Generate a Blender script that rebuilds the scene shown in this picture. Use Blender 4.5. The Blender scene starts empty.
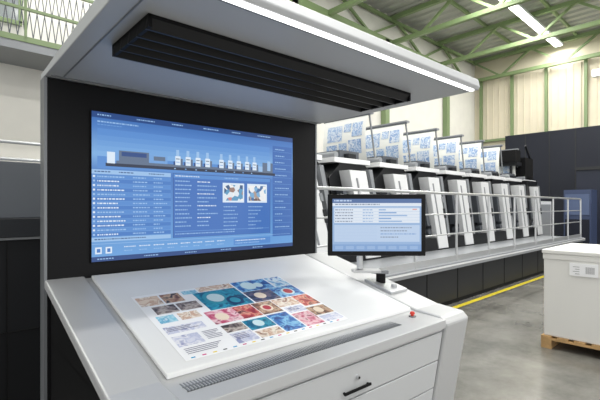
import bpy, bmesh, math, random
from mathutils import Vector, Matrix
random.seed(7)
scene=bpy.context.scene
scene.view_settings.view_transform='Standard'
EYE=1.55
# ---------------------------------------------------------------- materials
_m={}
def lin(c): return tuple(((x/255)/12.92 if x/255<=0.04045 else ((x/255+0.055)/1.055)**2.4) for x in c)
def M(name,rgb,rough=.5,metal=0,emit=0,noise=0,nscale=5,bump=0,coat=0,spec=.5):
    if name in _m: return _m[name]
    m=bpy.data.materials.new(name); m.use_nodes=True
    nt=m.node_tree; b=nt.nodes['Principled BSDF']
    c=lin(rgb)
    b.inputs['Base Color'].default_value=(*c,1)
    b.inputs['Roughness'].default_value=rough
    b.inputs['Metallic'].default_value=metal
    b.inputs['Specular IOR Level'].default_value=spec
    if coat: b.inputs['Coat Weight'].default_value=coat
    if emit:
        b.inputs['Emission Color'].default_value=(*c,1)
        b.inputs['Emission Strength'].default_value=emit
        b.inputs['Base Color'].default_value=(0.01,0.01,0.01,1)
    if noise or bump:
        tc=nt.nodes.new('ShaderNodeTexCoord'); n=nt.nodes.new('ShaderNodeTexNoise')
        n.inputs['Scale'].default_value=nscale; n.inputs['Detail'].default_value=6
        nt.links.new(tc.outputs['Object'],n.inputs['Vector'])
        if noise:
            r=nt.nodes.new('ShaderNodeValToRGB')
            r.color_ramp.elements[0].position=.3; r.color_ramp.elements[1].position=.7
            r.color_ramp.elements[0].color=(*[x*(1-noise) for x in c],1)
            r.color_ramp.elements[1].color=(*[min(1,x*(1+noise)) for x in c],1)
            nt.links.new(n.outputs['Fac'],r.inputs['Fac']); nt.links.new(r.outputs['Color'],b.inputs['Base Color'])
        if bump:
            bp=nt.nodes.new('ShaderNodeBump'); bp.inputs['Strength'].default_value=bump
            nt.links.new(n.outputs['Fac'],bp.inputs['Height']); nt.links.new(bp.outputs['Normal'],b.inputs['Normal'])
    _m[name]=m; return m
def Mpic(name,cols,scale=12,rough=.45,kind='noise',seed=0,emit=0):
    """printed picture: several ink colours blended by a procedural texture"""
    if name in _m: return _m[name]
    m=bpy.data.materials.new(name); m.use_nodes=True
    nt=m.node_tree; b=nt.nodes['Principled BSDF']; b.inputs['Roughness'].default_value=rough
    tc=nt.nodes.new('ShaderNodeTexCoord'); mp=nt.nodes.new('ShaderNodeMapping')
    mp.inputs['Location'].default_value=(seed*3.1,seed*1.7,seed*.9)
    nt.links.new(tc.outputs['Object'],mp.inputs['Vector'])
    if kind=='noise':
        t=nt.nodes.new('ShaderNodeTexNoise'); t.inputs['Detail'].default_value=3; t.inputs['Distortion'].default_value=.6; out=t.outputs['Fac']; lo,hi=.35,.65
    else:
        t=nt.nodes.new('ShaderNodeTexVoronoi'); out=t.outputs['Color']; lo,hi=.1,.9
    t.inputs['Scale'].default_value=scale
    nt.links.new(mp.outputs['Vector'],t.inputs['Vector'])
    r=nt.nodes.new('ShaderNodeValToRGB'); cr=r.color_ramp
    k=len(cols)
    while len(cr.elements)<k: cr.elements.new(.5)
    for i,c in enumerate(cols):
        cr.elements[i].position=lo+(hi-lo)*i/(k-1)
        cr.elements[i].color=(*lin(c),1)
    if kind!='noise': cr.interpolation='CONSTANT'
    nt.links.new(out,r.inputs['Fac'])
    if emit:
        b.inputs['Base Color'].default_value=(.01,.01,.01,1)
        nt.links.new(r.outputs['Color'],b.inputs['Emission Color']); b.inputs['Emission Strength'].default_value=emit
    else: nt.links.new(r.outputs['Color'],b.inputs['Base Color'])
    _m[name]=m; return m
# ---------------------------------------------------------------- mesh builder
class MB:
    def __init__(s,T=None): s.v=[];s.f=[];s.mi=[];s.mats=[];s.T=T or Matrix.Identity(4)
    def mid(s,m):
        if m not in s.mats: s.mats.append(m)
        return s.mats.index(m)
    def add(s,vs,fs,m):
        o=len(s.v); s.v+=[s.T@Vector(p) for p in vs]; i=s.mid(m)
        for f in fs: s.f.append([o+k for k in f]); s.mi.append(i)
    def box(s,x0,y0,z0,x1,y1,z1,m):
        s.add([(x0,y0,z0),(x1,y0,z0),(x1,y1,z0),(x0,y1,z0),(x0,y0,z1),(x1,y0,z1),(x1,y1,z1),(x0,y1,z1)],
              [(0,3,2,1),(4,5,6,7),(0,1,5,4),(1,2,6,5),(2,3,7,6),(3,0,4,7)],m)
    def prism(s,pts,ext,m):
        n=len(pts); e=Vector(ext)
        vs=[Vector(p) for p in pts]+[Vector(p)+e for p in pts]
        s.add(vs,[tuple(range(n))[::-1],tuple(range(n,2*n))]+[(i,(i+1)%n,n+(i+1)%n,n+i) for i in range(n)],m)
    def xprism(s,yz,x0,x1,m): s.prism([(x0,a,b) for a,b in yz],(x1-x0,0,0),m)
    def yprism(s,xz,y0,y1,m): s.prism([(a,y0,b) for a,b in xz],(0,y1-y0,0),m)
    def beam(s,p0,p1,w,h,m):
        p0=Vector(p0);p1=Vector(p1);d=(p1-p0).normalized()
        up=Vector((0,0,1)) if abs(d.z)<.95 else Vector((0,1,0))
        r=d.cross(up).normalized(); u=r.cross(d)
        q=[p0+r*a*w/2+u*b*h/2 for a,b in((-1,-1),(1,-1),(1,1),(-1,1))]
        s.prism(q,p1-p0,m)
    def cyl(s,p0,p1,r,m,n=12,r2=None):
        p0=Vector(p0);p1=Vector(p1);d=(p1-p0).normalized(); r2=r if r2 is None else r2
        up=Vector((0,0,1)) if abs(d.z)<.95 else Vector((0,1,0))
        a=d.cross(up).normalized(); b=a.cross(d)
        c=[(math.cos(2*math.pi*i/n),math.sin(2*math.pi*i/n)) for i in range(n)]
        vs=[p0+a*x*r+b*y*r for x,y in c]+[p1+a*x*r2+b*y*r2 for x,y in c]
        s.add(vs,[tuple(range(n))[::-1],tuple(range(n,2*n))]+[(i,(i+1)%n,n+(i+1)%n,n+i) for i in range(n)],m)
    def quad(s,a,b,c,d,m): s.add([a,b,c,d],[(0,1,2,3)],m)
    def build(s,name,parent=None,bevel=0,fix=True):
        me=bpy.data.meshes.new(name); me.from_pydata([tuple(v) for v in s.v],[],s.f)
        for m in s.mats: me.materials.append(m)
        for p,i in zip(me.polygons,s.mi): p.material_index=i
        if fix:
            bm=bmesh.new(); bm.from_mesh(me); bmesh.ops.recalc_face_normals(bm,faces=bm.faces); bm.to_mesh(me); bm.free()
        o=bpy.data.objects.new(name,me); scene.collection.objects.link(o)
        if bevel:
            b=o.modifiers.new('bevel','BEVEL'); b.width=bevel; b.segments=2; b.limit_method='ANGLE'
        if parent:
            o.parent=parent; o.matrix_parent_inverse=Matrix.Translation(-parent.location)
        return o
def empty(name,loc):
    e=bpy.data.objects.new(name,None); e.location=loc; e.empty_display_size=.2; scene.collection.objects.link(e); return e

CT=Matrix.Rotation(math.radians(-2.15),4,'Z')   # console stands ~2 degrees off the press axis

silver=M('console_silver',(188,189,190),.4,.15)
canopym=M('canopy_silver',(190,192,194),.42,.1)
silverd=M('console_silver_dark',(128,131,134),.4,.3)
cwhite=M('table_white',(226,227,227),.35)
black=M('panel_black',(14,14,16),.45,spec=.2)
blackm=M('matte_black',(10,10,12),.6,spec=.2)
dark=M('dark_gap',(30,32,35),.6)
alum=M('aluminium',(196,198,200),.3,.6)
# ================================================================= CONSOLE
con=empty('press_control_console',CT@Vector((1.3,1.8,0)))
PZ=lambda y:.625+.25*y
b=MB(CT)
b.box(.412,2.30,.02,2.163,2.36,2.165,black)
b.build('rear_panel',con,.004)
b=MB(CT)
b.box(.398,2.295,.02,.411,2.37,2.165,silverd)
b.box(2.164,2.295,.02,2.178,2.37,2.165,silverd)
b.box(.398,2.36,.02,2.178,2.385,2.165,silverd)
b.build('panel_frame',con)
# canopy
b=MB(CT)
b.xprism([(2.385,2.168),(1.06,2.168),(1.05,2.185),(1.06,2.225),(1.10,2.24),(2.385,2.195)],.40,2.195,canopym)
b.build('canopy',con,.004)
b=MB(CT)
b.box(.44,1.066,2.160,2.16,1.088,2.168,M('canopy_led',(255,255,255),.4,emit=2.5))
b.box(.42,1.10,2.165,2.18,1.106,2.169,silverd)
b.box(.42,2.255,2.163,2.18,2.262,2.169,silverd)
b.box(.470,1.11,2.164,.474,2.25,2.169,silverd)
b.build('canopy_light_strip',con)
b=MB(CT)
X0,X1,Y0,Y1=.52,1.97,1.33,1.69
lv=M('louver_black',(22,22,24),.45,spec=.3)
b.box(X0,Y0,2.155,X1,Y1,2.168,blackm)
b.box(X0,Y0,2.125,X0+.012,Y1,2.168,blackm); b.box(X1-.012,Y0,2.125,X1,Y1,2.168,blackm)
for i in range(5):
    y=Y0+i*(Y1-Y0-.03)/4
    b.xprism([(y,2.158),(y+.014,2.158),(y+.032,2.125),(y+.018,2.123)],X0,X1,lv)
b.build('louver_lamp',con)
# desk: cheeks
b=MB(CT)
b.xprism([(2.30,PZ(2.30)),(1.36,PZ(1.36)),(1.20,.952),(1.165,.92),(1.33,0.03),(1.42,.03),(1.30,.86),(1.36,.915),(2.30,PZ(2.3)-.045)],.40,.575,silver)
b.build('cheek_left',con,.008)
b=MB(CT)
b.xprism([(2.30,PZ(2.30)),(1.36,PZ(1.36)),(1.20,.952),(1.165,.92),(1.33,0.0),(1.75,.0),(1.62,.82),(2.30,PZ(2.3)-.10)],2.06,2.30,silver)
b.build('cheek_right',con,.012)
# table
b=MB(CT)
b.xprism([(2.298,PZ(2.298)-.012),(1.36,PZ(1.36)-.012),(1.17,.945),(1.17,.90),(2.298,1.08)],.577,2.058,silver)
b.build('table_frame',con,.003)
b=MB(CT)
b.xprism([(2.275,PZ(2.275)+.008),(1.375,PZ(1.375)+.008),(1.372,PZ(1.37)-.01),(2.275,PZ(2.275)-.01)],.60,2.035,cwhite)
b.build('table_top',con,.004)
# grille
b=MB(CT)
b.box(.605,1.246,.940,1.80,1.342,.9475,silverd)
b.box(.62,1.258,.944,1.785,1.330,.949,M('grille_dark',(36,38,42),.5))
n=96
for i in range(n):
    x=.62+1.165*(i+.5)/n
    b.box(x-.0024,1.258,.945,x+.0024,1.330,.952,silverd)
b.box(.62,1.293,.945,1.785,1.297,.9525,silverd)
b.build('air_grille',con)
# cabinet & drawers
fy=lambda z:1.175+(.95-z)*.165
b=MB(CT)
b.xprism([(fy(.9)+.02,.90),(fy(.03)+.02,.03),(2.25,.03),(2.25,1.07),(1.4,.90)],.60,2.055,dark)
b.build('cabinet_body',con)
b=MB(CT)
for i,(za,zb) in enumerate([(.885,.943),(.722,.879),(.565,.716),(.408,.559),(.05,.402)]):
    b.xprism([(fy(za),za),(fy(zb),zb),(fy(zb)+.03,zb),(fy(za)+.03,za)],.602,2.052,M('drawer_grey',(200,202,204),.4,.1))
b.build('drawer_fronts',con,.003)
b=MB(CT)
for z in (.765,.60,.445):
    y=fy(z)
    b.box(1.29,y-.018,z-.006,1.46,y-.010,z+.004,blackm)
    b.box(1.295,y-.012,z-.005,1.303,y+.004,z+.003,blackm); b.box(1.447,y-.012,z-.005,1.455,y+.004,z+.003,blackm)
b.cyl((1.375,fy(.815)-.012,.815),(1.375,fy(.815)+.01,.815),.010,alum)
b.cyl((1.375,fy(.815)-.014,.815),(1.375,fy(.815)-.011,.815),.005,blackm)
b.build('drawer_handles',con)
b=MB(CT)
b.box(.425,1.36,.03,.598,2.29,.905,blackm)
b.xprism([(1.38,.90),(2.29,.90),(2.29,1.13)],.425,.598,blackm)
b.box(.5,1.42,0,2.1,2.2,.035,blackm)
b.build('black_side_body',con)
# emergency stop
b=MB(CT)
red=M('stop_red',(215,50,30),.4)
b.cyl((1.955,1.31,.945),(1.955,1.31,.956),.020,silverd,20)
b.cyl((1.955,1.31,.955),(1.955,1.31,.968),.008,red,16)
b.cyl((1.955,1.31,.966),(1.955,1.31,.978),.014,red,20,.011)
b.build('stop_button',con)
b=MB(CT)
b.prism([(2.09,1.55,PZ(1.55)+.001),(2.26,1.55,PZ(1.55)+.001),(2.26,1.76,PZ(1.76)+.001),(2.09,1.76,PZ(1.76)+.001)],(0,0,.016),alum)
b.cyl((2.17,1.69,PZ(1.69)),(2.17,1.69,1.115),.030,blackm,20)
b.cyl((2.19,1.60,PZ(1.60)),(2.19,1.60,PZ(1.6)+.035),.018,alum,16)
b.build('monitor_clamp',con,.003)

# ---------------- wall screen
SX0,SX1,SZ0,SZ1=.605,1.932,1.266,2.032
scr=empty('wall_display_screen',CT@Vector((1.27,2.29,1.263)))
b=MB(CT); b.box(SX0-.005,2.288,SZ0-.005,SX1+.005,2.2995,SZ1+.005,blackm); b.build('screen_bezel',scr)
def E(n,rgb,s=1.0):
    m=M('ui_'+n,rgb,.3,emit=s); return m
g=bpy.data.materials.new('ui_background'); g.use_nodes=True; nt=g.node_tree; bs=nt.nodes['Principled BSDF']
bs.inputs['Base Color'].default_value=(.01,.01,.01,1); bs.inputs['Roughness'].default_value=.3
tc=nt.nodes.new('ShaderNodeTexCoord'); sp=nt.nodes.new('ShaderNodeSeparateXYZ'); rp=nt.nodes.new('ShaderNodeValToRGB')
nt.links.new(tc.outputs['Generated'],sp.inputs[0]); nt.links.new(sp.outputs['Z'],rp.inputs['Fac'])
e=rp.color_ramp.elements; e[0].position=0;e[0].color=(*lin((104,160,218)),1); e[1].position=1;e[1].color=(*lin((54,104,174)),1)
x=e.new(.6); x.color=(*lin((66,118,190)),1); x=e.new(.72); x.color=(*lin((122,172,222)),1); x=e.new(.9); x.color=(*lin((72,124,194)),1)
nt.links.new(rp.outputs['Color'],bs.inputs['Emission Color']); bs.inputs['Emission Strength'].default_value=1.0
b=MB(CT); b.quad((SX0,2.2875,SZ0),(SX1,2.2875,SZ0),(SX1,2.2875,SZ1),(SX0,2.2875,SZ1),g); b.build('display_background',scr,fix=False)
ui=MB(CT)
def R(s0,t0,s1,t1,m,l=1):
    y=2.2875-.0004*l
    xa=SX0+(SX1-SX0)*s0; xb=SX0+(SX1-SX0)*s1; za=SZ1-(SZ1-SZ0)*t1; zb=SZ1-(SZ1-SZ0)*t0
    ui.quad((xa,y,za),(xb,y,za),(xb,y,zb),(xa,y,zb),m)
def TX(s,t,w,h,m,l=3):
    """a run of 'words' """
    x=s
    while x<s+w-.004:
        k=.003+random.random()*.009; k=min(k,s+w-x); R(x,t+.002,x+k,t+h-.003,m,l); x+=k+.003
dkb=E('dark',(34,70,130)); md=E('mid',(66,120,192)); lt=E('light',(150,188,228)); wh=E('white',(216,230,244)); gy=E('grey',(92,110,136)); pal=E('pale',(112,160,216)); stripe=E('stripe',(82,136,204)); blk=E('black',(34,46,70))
R(0,0,1,.04,dkb)
for i in range(6): TX(.02+i*.15,.014,.05+.03*(i%2),.013,lt)
TX(.02,.058,.16,.014,lt); TX(.02,.08,.09,.010,pal)
# machine illustration: thin side elevation of the press
R(.02,.11,.845,.375,E('mbg',(84,138,206)),1)
for k in range(5): R(.02,.12+.035*k,.845,.12+.035*k+.035,E('mg%d'%k,(84+9*k,138+8*k,206+4*k)),2)
R(.09,.318,.86,.340,gy,3); R(.05,.338,.88,.360,blk,4); R(.06,.262,.30,.320,pal,3); R(.10,.248,.22,.320,gy,4); R(.11,.256,.21,.285,dkb,5); R(.24,.27,.29,.30,gy,5)
R(.055,.262,.085,.34,wh,4); R(.80,.250,.865,.34,gy,4); R(.83,.235,.85,.32,lt,5); R(.775,.285,.80,.33,lt,5)
for i,s in enumerate([.335,.383,.431,.479,.551,.599,.647,.695,.739]):
    R(s,.255,s+.024,.322,wh,5); R(s+.004,.208,s+.018,.256,lt,4); R(s+.024,.272,s+.034,.322,gy,5); R(s+.003,.272,s+.020,.279,gy,6); R(s+.003,.297,s+.020,.302,pal,6); R(s-.008,.295,s,.322,dkb,5)
for i in range(9): R(.33+i*.05,.345,.337+i*.05,.353,[lt,pal][i%2],5)
# left job list
R(0,.385,.315,.415,lt,1); TX(.01,.393,.06,.012,dkb); TX(.10,.393,.06,.012,dkb); TX(.22,.393,.07,.012,dkb)
for i in range(14):
    t=.418+i*.0300
    R(0,t,.315,t+.0275,[stripe,md][i%2],1)
    R(.004,t+.006,.012,t+.019,[wh,lt,wh][i%3],3); TX(.020,t+.007,.07+.04*random.random(),.014,wh if i%4 else lt)
    TX(.155,t+.007,.05+.02*random.random(),.013,lt); TX(.24,t+.007,.03+.03*random.random(),.013,lt)
    R(0,t+.0270,.315,t+.0285,pal,2)
R(0,.84,.315,.868,lt,1); TX(.01,.847,.2,.012,dkb)
# middle panel
R(.325,.385,.85,.868,dkb,1); R(.327,.388,.848,.866,E('mp',(60,110,184)),2); R(.327,.388,.848,.418,stripe,3); TX(.335,.397,.12,.012,wh,4); TX(.58,.397,.08,.012,lt,4)
for i in range(12):
    t=.435+i*.031
    TX(.335,t,.05+random.random()*.03,.013,lt); TX(.44,t,.05+random.random()*.06,.013,wh if i%3==0 else lt)
th1=Mpic('ui_thumb_a',[(60,90,130),(220,228,236),(150,120,110),(90,150,190),(235,235,235),(200,130,130)],38,.3,'voronoi',1,emit=1)
th2=Mpic('ui_thumb_b',[(230,232,236),(170,150,140),(70,110,160),(235,235,235),(120,170,210),(110,90,90)],38,.3,'voronoi',4,emit=1)
R(.570,.44,.690,.60,wh,3); R(.708,.44,.828,.60,wh,3); R(.578,.455,.682,.585,th1,4); R(.716,.455,.820,.585,th2,4)
for i in range(7):
    t=.63+i*.031; TX(.575,t,.06+random.random()*.03,.012,lt); TX(.715,t,.04+random.random()*.05,.012,lt)
R(.335,.82,.84,.823,pal,3); TX(.335,.835,.3,.012,lt)
# right column
R(.865,.09,.995,.90,E('rc',(56,104,176)),1)
for i in range(13): TX(.88,.115+i*.058,.05+random.random()*.05,.013,lt); R(.87,.14+i*.058,.99,.142+i*.058,pal,2)
# bottom bar
R(0,.882,.98,.885,lt,1); R(.012,.905,.036,.950,wh,2); R(.050,.905,.074,.950,wh,2); R(.018,.915,.031,.940,md,3); R(.056,.915,.068,.940,md,3); R(.0,.968,1,1,dkb,1)
for i in range(8): TX(.12+i*.06,.905,.045,.012,wh); TX(.12+i*.06,.932,.035,.011,lt)
R(.63,.90,.85,.955,stripe,2); TX(.64,.912,.18,.012,wh); TX(.64,.934,.14,.012,lt)
for i in range(5): TX(.02+i*.18,.978,.06,.012,lt)
ui.build('display_interface',scr,fix=False)

# ---------------- touch monitor
mc=CT@Vector((2.11,1.674,1.43))
ang=math.atan2(-.6587,.7524)+math.radians(-2.15)
MT=Matrix.Translation(mc)@Matrix.Rotation(ang,4,'Z')
tm=empty('touchscreen_monitor',mc)
b=MB(MT); b.box(-.309,0,-.195,.309,.035,.195,black); b.build('monitor_housing',tm,.006)
b=MB(MT); b.quad((-.28,-.001,-.165),(.28,-.001,-.165),(.28,-.001,.165),(-.28,-.001,.165),E('tbg',(146,176,214)))
def R2(s0,t0,s1,t1,m,l=1):
    xa,xb=-.28+.56*s0,-.28+.56*s1; za,zb=.165-.33*t1,.165-.33*t0; y=-.001-.0005*l
    b.quad((xa,y,za),(xb,y,za),(xb,y,zb),(xa,y,zb),m)
def TX2(s,t,w,h,m,l=4):
    x=s
    while x<s+w-.006:
        k=min(.01+random.random()*.025,s+w-x); R2(x,t,x+k,t+h,m,l); x+=k+.008
lt2=E('tl',(182,202,228)); td=E('tdark',(76,106,156)); tm2=E('tm',(126,160,206)); w2=E('tw',(216,225,236)); g2=E('tg',(128,142,166)); p2=E('tp',(146,176,214))
R2(0,0,1,.08,td); TX2(.02,.02,.2,.03,lt2); R2(0,.08,1,.14,w2); TX2(.03,.095,.5,.022,g2)
R2(.02,.17,.98,.46,w2)
for i in range(5): R2(.02,.185+i*.055,.98,.188+i*.055,p2,2); TX2(.03,.20+i*.055,.2,.02,g2); TX2(.34,.20+i*.055,.12,.02,p2); R2(.52,.197+i*.055,.60+.3*((i*7)%5)/5,.222+i*.055,[p2,tm2][i%2],3)
R2(.90,.19,.95,.21,E('or',(220,150,140)),3)
R2(.02,.50,.98,.82,lt2); 
for i in range(10): R2(.04,.53+i*.028,.50,.532+i*.028,p2,2)
TX2(.54,.54,.35,.02,g2); TX2(.54,.60,.3,.02,g2); TX2(.54,.66,.4,.02,tm2); TX2(.54,.72,.2,.02,g2)
R2(0,.87,1,1,tm2)
for i in range(8): R2(.03+i*.12,.90,.12+i*.12,.965,p2,2)
b.build('monitor_interface',tm,fix=False)
b=MB(MT)
b.box(-.16,.035,-.16,.02,.07,.02,silverd)
b.cyl((-.10,.055,-.15),(-.10,.055,-.285),.020,alum,16)
b.build('monitor_neck',tm)
b=MB(MT)
b.box(-.15,.01,-.305,.03,.10,-.288,silver)
b.beam((-.03,.05,-.30),(.08,.04,-.302),.05,.02,silverd)
b.build('monitor_arm',tm,.003)

# ---------------- printed sheet
b=MB(CT)
def P(p,q,l=0):
    X=.69+.87*p; Y=1.975-.56*q
    return (X,Y,PZ(Y)+.0095+.0006*l)
def T(p0,q0,p1,q1,m,l=1): b.quad(P(p0,q1,l),P(p1,q1,l),P(p1,q0,l),P(p0,q0,l),m)
paper=M('print_paper',(240,241,243),.4)
b.prism([P(0,1,-1),P(1,1,-1),P(1,0,-1),P(0,0,-1)],(0,0,.001),paper)
pics={
 'grey_food':[(60,50,48),(140,126,120),(200,190,182),(96,70,56)],
 'teal':[(10,92,128),(20,128,160),(50,156,184),(10,76,110)],
 'blue':[(20,60,130),(40,110,186),(140,200,230),(24,84,160)],
 'bluelt':[(80,140,195),(170,208,230),(225,232,238),(50,110,175)],
 'pink':[(180,60,96),(216,140,158),(236,208,212),(146,44,74)],
 'red':[(140,28,42),(186,64,64),(226,160,134),(90,24,30)],
 'beige':[(226,208,188),(194,156,130),(238,230,216),(150,108,88)],
 'pale':[(214,216,230),(184,190,216),(232,232,238),(150,156,192)],
 'cyan':[(130,196,218),(184,220,232),(80,164,200),(232,238,242)],
 'brown':[(92,60,44),(150,106,80),(206,176,146),(48,36,32)],
 'dark':[(24,34,62),(50,66,104),(120,104,116),(20,22,36)]}
lay=[(.01,.04,.13,.20,'beige'),(.14,.04,.25,.20,'brown'),(.05,.23,.17,.36,'grey_food'),(.18,.23,.30,.36,'grey_food'),(.03,.39,.12,.50,'cyan'),(.14,.39,.25,.50,'beige'),
(.27,.03,.36,.10,'cyan'),(.32,.10,.60,.44,'teal'),(.37,.0,.60,.09,'beige'),(.61,.0,.86,.22,'blue'),(.87,.0,.99,.22,'bluelt'),(.61,.225,.80,.44,'dark'),(.80,.225,.99,.44,'blue'),
(.27,.45,.44,.66,'pink'),(.44,.45,.56,.66,'red'),(.565,.45,.70,.66,'brown'),(.705,.45,.86,.60,'beige'),(.865,.45,.99,.66,'red'),(.72,.62,.85,.72,'pale'),
(.02,.56,.22,.66,'pale'),(.02,.70,.15,.84,'pale'),(.28,.69,.40,.80,'grey_food'),(.28,.82,.40,.96,'pale'),(.405,.69,.56,.84,'teal'),(.565,.68,.70,.96,'blue'),(.41,.86,.555,.96,'beige'),(.71,.74,.84,.96,'pink'),(.845,.69,.99,.84,'brown'),(.85,.86,.99,.96,'pale')]
for i,(a,c,d,e_,k) in enumerate(lay):
    T(a,c,d,e_,Mpic('print_%s_%d'%(k,i),pics[k],22,.4,'noise',i),1)
def disc(p,q,r,m,l):
    b.add([P(p+r*math.cos(t*math.pi/10)*.63,q+r*math.sin(t*math.pi/10),l) for t in range(20)],[tuple(range(20))],m)
ip=M('ink_pale',(200,224,230),.4); it=M('ink_teal',(50,150,174),.4); inv=M('ink_navy',(16,56,100),.4); ir=M('ink_red',(180,44,56),.4); ic=M('ink_cream',(234,218,196),.4)
disc(.42,.24,.12,it,2); disc(.42,.24,.08,ip,3); disc(.51,.34,.08,inv,4); disc(.51,.34,.05,it,5)
disc(.70,.11,.08,ip,2); disc(.77,.12,.05,ip,2); disc(.90,.34,.07,ip,2); disc(.90,.34,.05,ir,3); disc(.69,.33,.06,ic,2)
disc(.34,.56,.06,ic,2); disc(.63,.56,.06,ic,2); disc(.63,.56,.04,ir,3); disc(.48,.76,.05,ip,2); disc(.91,.76,.05,ic,2)
for (p,q,w,nn) in ((.03,.58,.16,3),(.17,.71,.09,6),(.03,.87,.2,4),(.73,.64,.10,3),(.29,.84,.08,4)):
    for k in range(nn): T(p,q+k*.02,p+w*(.7+.3*random.random()),q+k*.02+.007,M('ink_text',(110,110,135),.4),2)
for k in range(18): T(.03+k*.052,.975,.05+k*.052,.987,M('ink_bar%d'%(k%4),[(20,150,200),(200,40,120),(235,210,40),(40,40,40)][k%4],.4),1)
b.build('printed_sheet',None,fix=False)

# ================================================================= HALL
fm=bpy.data.materials.new('concrete_floor'); fm.use_nodes=True; nt=fm.node_tree; bs=nt.nodes['Principled BSDF']
tc=nt.nodes.new('ShaderNodeTexCoord'); n1=nt.nodes.new('ShaderNodeTexNoise'); n1.inputs['Scale'].default_value=1.6; n1.inputs['Detail'].default_value=10; n1.inputs['Roughness'].default_value=.7
nt.links.new(tc.outputs['Object'],n1.inputs['Vector']); rp=nt.nodes.new('ShaderNodeValToRGB')
rp.color_ramp.elements[0].position=.34; rp.color_ramp.elements[0].color=(*lin((86,85,80)),1)
rp.color_ramp.elements[1].position=.66; rp.color_ramp.elements[1].color=(*lin((124,122,116)),1)
nt.links.new(n1.outputs['Fac'],rp.inputs['Fac']); nt.links.new(rp.outputs['Color'],bs.inputs['Base Color']); bs.inputs['Roughness'].default_value=.22
b=MB(); b.box(-8,-7,-.1,22.6,10.2,0,fm); b.build('floor')
yel=M('yellow_marking',(214,194,40),.5,noise=.1,nscale=8)
b=MB(); b.box(2.6,3.0,0,15.5,3.08,.003,yel); b.build('floor_marking_line')
b=MB(); b.box(-8,10,0,22.6,10.2,9.6,M('plaster_white',(220,218,210),.8,noise=.03,nscale=2))
b.build('wall_back')
cw=M('cladding_cream',(216,207,186),.7,noise=.03,nscale=2); cg=M('steel_green',(120,138,98),.5)
b=MB(); b.box(22.4,-7,0,22.6,10,9.6,cw)
for i in range(56): b.box(22.36,-6.9+i*.3,4.9,22.4,-6.86+i*.3,8.1,cw)
b.build('wall_right')
b=MB()
for y in (9.6,8.05,6.5,4.9,3.3,1.7,.1,-1.5): b.box(22.2,y-.06,0,22.36,y+.06,8.2,cg)
b.box(22.2,-6.9,4.9,22.36,9.9,5.02,cg)
b.build('trim_1')
b=MB()
for x in (-6,-1,4,9,14,19): b.box(x-.13,9.75,0,x+.13,9.98,8.2,cg)
b.build('trim_2')
cm=M('ceiling_sheet',(180,181,174),.6,.1)
b=MB()
x=-8
prof=[]
while x<22.5:
    prof+=[(x,9.3),(x+.22,9.3),(x+.28,9.38),(x+.46,9.38)]; x+=.52
for i in range(len(prof)-1):
    (xa,za),(xb,zb)=prof[i],prof[i+1]
    b.quad((xa,-7,za),(xa,10.1,za),(xb,10.1,zb),(xb,-7,zb),cm)
b.build('ceiling',fix=False)
gt=M('truss_green',(124,144,100),.5)
def truss(x):
    b=MB()
    b.beam((x,-6.9,8.15),(x,9.9,8.15),.16,.16,gt); b.beam((x,-6.9,9.15),(x,9.9,9.15),.16,.16,gt)
    k=0;y=9.9
    while y>-6:
        b.beam((x,y,8.15 if k%2 else 9.15),(x,y-1.4,9.15 if k%2 else 8.15),.09,.09,gt); y-=1.4;k+=1
    return b.build('roof_truss')
for x in (22.0,18.2,14.4,10.6,6.8,3.0): truss(x)
b=MB()
for y in (9.85,):
    b.beam((-8,y,8.1),(22.2,y,8.1),.2,.28,gt); b.beam((-8,y,9.1),(22.2,y,9.1),.12,.12,gt)
    k=0;x=-7.9
    while x<20.5:
        b.beam((x,y,8.15 if k%2 else 9.1),(x+1.9,y,9.1 if k%2 else 8.15),.09,.09,gt); x+=1.9;k+=1
b.build('eaves_girder')
b=MB()
for y in (7.6,5.2,2.6,0.,-3): b.beam((-8,y,9.25),(22.3,y,9.25),.1,.12,gt)
b.build('roof_purlins')
tube=M('fluorescent_tube',(255,255,255),.5,emit=8); fix=M('lamp_housing',(225,228,230),.4)
def strip(y,x0,x1,z=8.95,k=1):
    e=empty('ceiling_strip_light',((x0+x1)/2,y,z))
    b=MB(); b.box(x0,y-.18,z,x1,y+.18,z+.08,fix)
    b.cyl((x0,y,z+.08),(x0,y,9.3),.01,fix,6); b.cyl((x1,y,z+.08),(x1,y,9.3),.01,fix,6); b.build('housing',e)
    b=MB(); b.box(x0+.02,y-.14,z-.03,x1-.02,y+.14,z-.001,tube); b.build('tube',e)
    l=bpy.data.lights.new('lamp','AREA'); l.shape='RECTANGLE'; l.size=x1-x0; l.size_y=.3; l.energy=66*k*(x1-x0); l.color=(1,.985,.955)
    o=bpy.data.objects.new('lamp',l); o.location=((x0+x1)/2,y,z-.06); scene.collection.objects.link(o)
    o.parent=e; o.matrix_parent_inverse=Matrix.Translation(-e.location)
strip(5.9,13,22); strip(5.9,3,11); strip(1.0,3,11,k=1.1); strip(1.0,14,22); strip(8.6,-4,3); strip(-3.5,1,9,k=1.1)
b=MB(); b.box(21.9,4.15,7.2,22.1,4.6,7.5,fix); b.box(21.87,4.19,7.23,21.9,4.56,7.47,tube); b.beam((22.0,4.37,7.3),(22.38,4.37,7.3),.06,.06,fix); b.build('floodlight')

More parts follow.
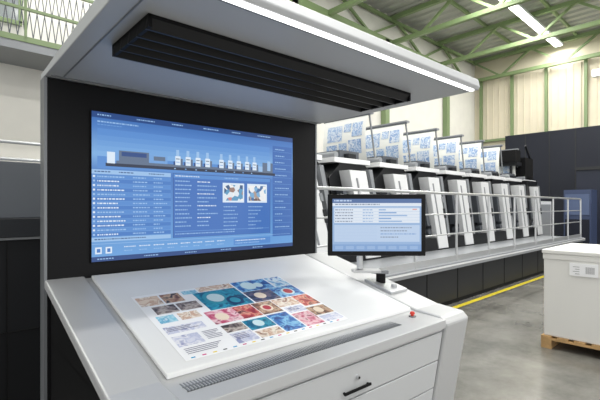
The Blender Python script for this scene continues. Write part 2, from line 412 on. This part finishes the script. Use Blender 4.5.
# ---------------- dark partition / cabinets at the end
navy=M('navy_panel',(30,33,44),.45,spec=.3); navy2=M('navy_panel_light',(40,44,57),.45,spec=.3); bl=M('blue_grey_cabinet',(60,72,102),.4)
b=MB(); b.box(21.0,-6,0,21.4,7.9,4.9,navy)
for y in range(-5,8): b.box(20.985,y-.02,0,21.0,y+.02,4.9,dark)
b.build('partition_wall')
b=MB(); b.box(18.6,-5,0,20.6,4.4,3.0,navy2); b.box(18.55,-5.02,2.9,20.65,4.42,3.02,dark); b.box(18.57,.5,.2,18.6,2.6,2.6,dark); b.build('machine_enclosure')
b=MB(); b.box(16.6,3.5,0,17.4,4.3,2.1,bl); b.box(16.57,3.55,.3,16.6,4.25,1.1,navy); b.box(16.57,3.55,1.25,16.6,4.25,1.95,M('cab_light',(84,98,130),.4)); b.build('switch_cabinet')

# ---------------- PRESS
press=empty('offset_printing_press',(8.5,4.2,0))
pd=M('press_dark',(32,34,38),.42,spec=.3); pd2=M('press_black',(18,19,22),.4,spec=.3); pl=M('press_light',(226,227,228),.28,coat=.3); pg=M('press_grey',(136,139,143),.4); pm=M('press_mid',(80,84,90),.4)
b=MB()
b.box(2.7,3.2,.0,14.2,4.3,.55,pd)
x=2.7
while x<14.1: b.box(x-.006,3.195,.03,x+.006,3.2,.55,blackm); x+=.96
b.box(2.7,3.194,0,14.2,3.2,.06,blackm)
b.build('platform_base',press)
b=MB()
b.box(2.68,3.15,.56,14.25,4.3,.63,pg); b.box(2.69,3.148,.605,14.24,3.152,.63,pl)
b.box(2.7,3.17,.63,14.2,4.3,.65,pg)
b.build('platform_tread',press)
b=MB()
for zz,r in ((1.75,.022),(1.42,.012),(1.10,.012)): b.cyl((2.75,3.24,zz),(14.1,3.24,zz),r,alum,10)
x=2.8
while x<14.2: b.cyl((x,3.24,.65),(x,3.24,1.75),.02,alum,10); x+=1.26
b.box(2.75,3.23,.65,14.1,3.245,.75,alum)
b.build('guard_railing',press)
b=MB()
b.box(2.7,4.3,0,14.2,6.2,.9,pd2)
b.build('press_bed',press)
for i in range(9):
    X=4.05+1.2*i
    b=MB()
    b.yprism([(X-.05,.65),(X+1.10,.65),(X+.78,2.05),(X+.55,2.25),(X-.1,2.25),(X-.38,2.0)],4.5,6.0,pd2)
    b.yprism([(X+.30,.68),(X+.70,.68),(X+.28,2.12),(X-.14,2.12)],4.28,4.5,pl)
    b.yprism([(X+.36,.95),(X+.40,.95),(X+.06,2.0),(X+.02,2.0)],4.27,4.28,pg)
    b.yprism([(X+.50,1.30),(X+.58,1.30),(X+.52,1.50),(X+.44,1.50)],4.268,4.28,pd)
    b.yprism([(X+.41,1.62),(X+.47,1.62),(X+.43,1.74),(X+.37,1.74)],4.268,4.28,pg)
    b.yprism([(X+.82,.68),(X+.91,.68),(X+.51,2.16),(X+.42,2.16)],4.32,4.5,pg)
    b.yprism([(X-.02,1.15),(X+.10,1.15),(X-.12,1.85),(X-.22,1.85)],4.36,4.5,pm)
    for k in range(3): b.cyl((X+.02+.1*k,4.38,.9+.12*k),(X+.02+.1*k,4.5,.9+.12*k),.07,pm,14)
    b.prism([(X-.12,4.52,.75),(X-.12,5.95,.75),(X-.45,5.95,1.95),(X-.45,4.52,1.95)],(-.05,0,-.01),pl)
    for z in (1.15,1.35,1.55): 
        xx=X-.12-.33*(z-.75)/1.2-.058
        b.box(xx-.006,4.62,z,xx+.004,5.8,z+.02,pm)
    b.box(X-.3,4.45,2.25,X+.62,6.0,2.33,pl)
    b.box(X+.0,4.6,2.33,X+.5,5.9,2.48,pm)
    b.cyl((X-.2,4.5,2.38),(X-.2,5.9,2.38),.05,pg,14)
    b.box(X+.1,4.5,2.33,X+.3,4.6,2.42,pd)
    b.build('printing_unit_%d'%(i+1),press,.004)
wprint=M('proof_white',(222,223,219),.6)
for i in range(7):
    X=6.15+1.2*i
    b=MB()
    ya,yb=4.7,5.75
    for y in(ya+.02,yb-.02): b.beam((X+.25,y,2.30),(X+.05,y,3.25),.025,.025,pg)
    b.box(X-.02,ya-.04,3.23,X+.10,yb+.04,3.27,pg)
    b.box(X-.03,ya-.04,3.20,X+.0,yb+.04,3.24,pm)
    b.build('proof_hanger_%d'%(i+1),press)
    b=MB(); vs=[]
    n=8
    prof=lambda t:X-.02-.06*math.sin(t*math.pi)-.02*t
    for k in range(n+1):
        t=k/n; z=3.22-.84*t
        vs+=[(prof(t),ya,z),(prof(t),yb,z)]
    b.add(vs,[(2*k,2*k+1,2*k+3,2*k+2) for k in range(n)],wprint)
    def patch(y0,y1,z0,z1,m):
        vs=[]
        for k in range(5):
            z=z1+(z0-z1)*k/4; t=(3.22-z)/.84
            kk=min(n-1,int(t*n)); f=t*n-kk; xo=prof(kk/n)*(1-f)+prof((kk+1)/n)*f
            vs+=[(xo-.006,y0,z),(xo-.006,y1,z)]
        b.add(vs,[(2*k,2*k+1,2*k+3,2*k+2) for k in range(4)],m)
    def pm_(j): return Mpic('proof_%d_%d'%(i%3,j),[(190,202,216),(118,150,194),(212,218,224),(96,132,184),(170,190,214)],9,.5,'noise',i+j)
    for j,(y0,y1,z0,z1) in enumerate(((4.78,5.02,2.84,3.10),(5.05,5.22,2.94,3.10),(5.26,5.64,2.78,3.08),(4.80,5.10,2.52,2.78),(5.14,5.34,2.5,2.74),(5.38,5.66,2.50,2.72))):
        patch(y0,y1,z0,z1,pm_(j%3))
    b.build('hanging_proof_%d'%(i+1),press,fix=False)
b=MB()
b.box(13.3,4.4,.65,14.2,6.0,2.3,pd2); b.box(13.5,4.5,2.3,14.15,5.8,3.0,blackm); b.box(13.1,4.6,2.75,14.0,5.6,2.85,pd)
b.box(13.0,4.6,2.85,13.4,5.2,3.2,blackm); b.beam((13.2,4.8,2.3),(13.2,4.8,3.1),.06,.06,pd); b.beam((13.9,4.5,3.0),(13.5,4.5,3.35),.05,.05,pd)
b.box(14.2,4.4,0,15.6,6.0,1.7,pl); b.box(14.25,4.39,.2,15.5,4.4,1.6,pg)
b.build('sheet_feeder',press)
b=MB()
b.box(-3.2,3.7,0,2.4,6.2,1.30,pd2); b.box(-3.2,3.66,1.32,2.4,6.2,1.46,pd); b.box(-3.18,3.72,1.46,2.38,6.1,1.88,pm)
b.box(-3.2,3.68,1.30,2.4,3.7,1.325,pg)
for x in (-2.2,-1.1,0,.55,1.4): b.box(x-.005,3.69,.05,x+.005,3.7,1.3,blackm)
b.box(-3.2,3.69,.62,2.4,3.7,.63,blackm)
b.build('delivery_unit',press,.01)
b=MB()
for z in (2.3,2.1): b.cyl((-3.1,5.9,z),(2.3,5.9,z),.02,alum,8)
for x in (-3,-1.8,-.6,.6,1.8): b.cyl((x,5.9,1.88),(x,5.9,2.3),.02,alum,8)
b.build('delivery_railing',press)

# ---------------- mezzanine top-left
b=MB()
b.box(-8,8.9,4.35,4.5,9.98,4.52,pg)
b.box(-8,8.88,4.50,4.5,8.92,4.60,cg)
for z in (5.6,5.1): b.beam((-8,8.9,z),(4.5,8.9,z),.05,.05,cg)
x=-8
while x<4.5:
    b.beam((x,8.9,4.5),(x,8.9,5.6),.04,.04,cg); x+=1.2
x=-8
while x<4.2:
    b.beam((x,8.9,4.6),(x+.12,8.9,5.55),.014,.014,pm); b.beam((x+.12,8.91,4.6),(x,8.91,5.55),.014,.014,pm); x+=.12
for x in(-4,4.3): b.beam((x,9.0,0),(x,9.0,4.4),.15,.15,cg)
b.build('mezzanine_gallery')
win=M('window_glass',(176,184,182),.1,emit=.8)
for i,x in enumerate((-6.5,-3.6,-.7)):
    b=MB(); b.box(x,9.97,5.2,x+2.4,9.995,7.6,win)
    for k in range(5): b.box(x+k*.6-.03,9.93,5.2,x+k*.6+.03,9.99,7.6,cg)
    for z in(5.2,6.4,7.6): b.box(x-.03,9.93,z-.04,x+2.43,9.99,z+.04,cg)
    b.build('window_%d'%(i+1))

# ---------------- pallet with paper stack
wood=M('pallet_wood',(184,148,100),.7,noise=.2,nscale=14)
b=MB()
px0,px1,py0,py1=5.1,6.25,.35,1.54
for y in (py0,(py0+py1)/2-.05,py1-.1): b.box(px0,y,0,px1,y+.1,.02,wood)
for y in (py0,(py0+py1)/2-.05,py1-.1):
    for x in (px0,(px0+px1)/2-.07,px1-.14): b.box(x,y,.02,x+.14,y+.1,.095,wood)
for k in range(3): x=px0+k*(px1-px0-.1)/2; b.box(x,py0,.095,x+.1,py1,.115,wood)
for k in range(8): y=py0+k*(py1-py0-.1)/7; b.box(px0,y,.115,px1,y+.1,.135,wood)
b.build('wooden_pallet')
st=empty('paper_stack',(5.67,.95,.135))
wr=M('stack_wrap',(224,223,219),.4,bump=.1,nscale=6)
b=MB(); b.box(px0+.02,py0+.02,.135,px1-.02,py1-.02,1.03,wr); b.build('wrapped_reams',st,.012)
b=MB(); b.box(px0+.005,py0+.005,1.031,px1-.005,py1-.005,1.075,wr); b.box(px0+.012,py0+.012,.97,px1-.012,py1-.012,1.031,wr); b.build('cover_board',st,.008)
b=MB(); b.box(px0+.008,1.02,.82,px0+.021,1.27,.95,paper)
tg=M('label_ink',(140,140,142),.6)
for k in range(4): b.box(px0+.0065,1.18,.84+k*.024,px0+.008,1.18+.04+.02*(k%2),.845+k*.024,tg)
for k in range(9): b.box(px0+.0065,1.05+k*.009,.85,px0+.008,1.05+k*.009+.003+.001*(k%2),.92,tg)
b.build('stack_label',st)

# ================================================================= LIGHT
w=bpy.data.worlds.new('world'); scene.world=w; w.use_nodes=True
w.node_tree.nodes['Background'].inputs[0].default_value=(.985,.985,.98,1); w.node_tree.nodes['Background'].inputs[1].default_value=1.4
# ================================================================= CAMERA
cd=bpy.data.cameras.new('camera'); co=bpy.data.objects.new('camera',cd); scene.collection.objects.link(co)
cd.lens=25.2; cd.sensor_width=36; cd.shift_y=.01; cd.clip_start=.05
co.location=(0,0,EYE); co.rotation_euler=(math.radians(90),0,math.radians(-43.35))
scene.camera=co
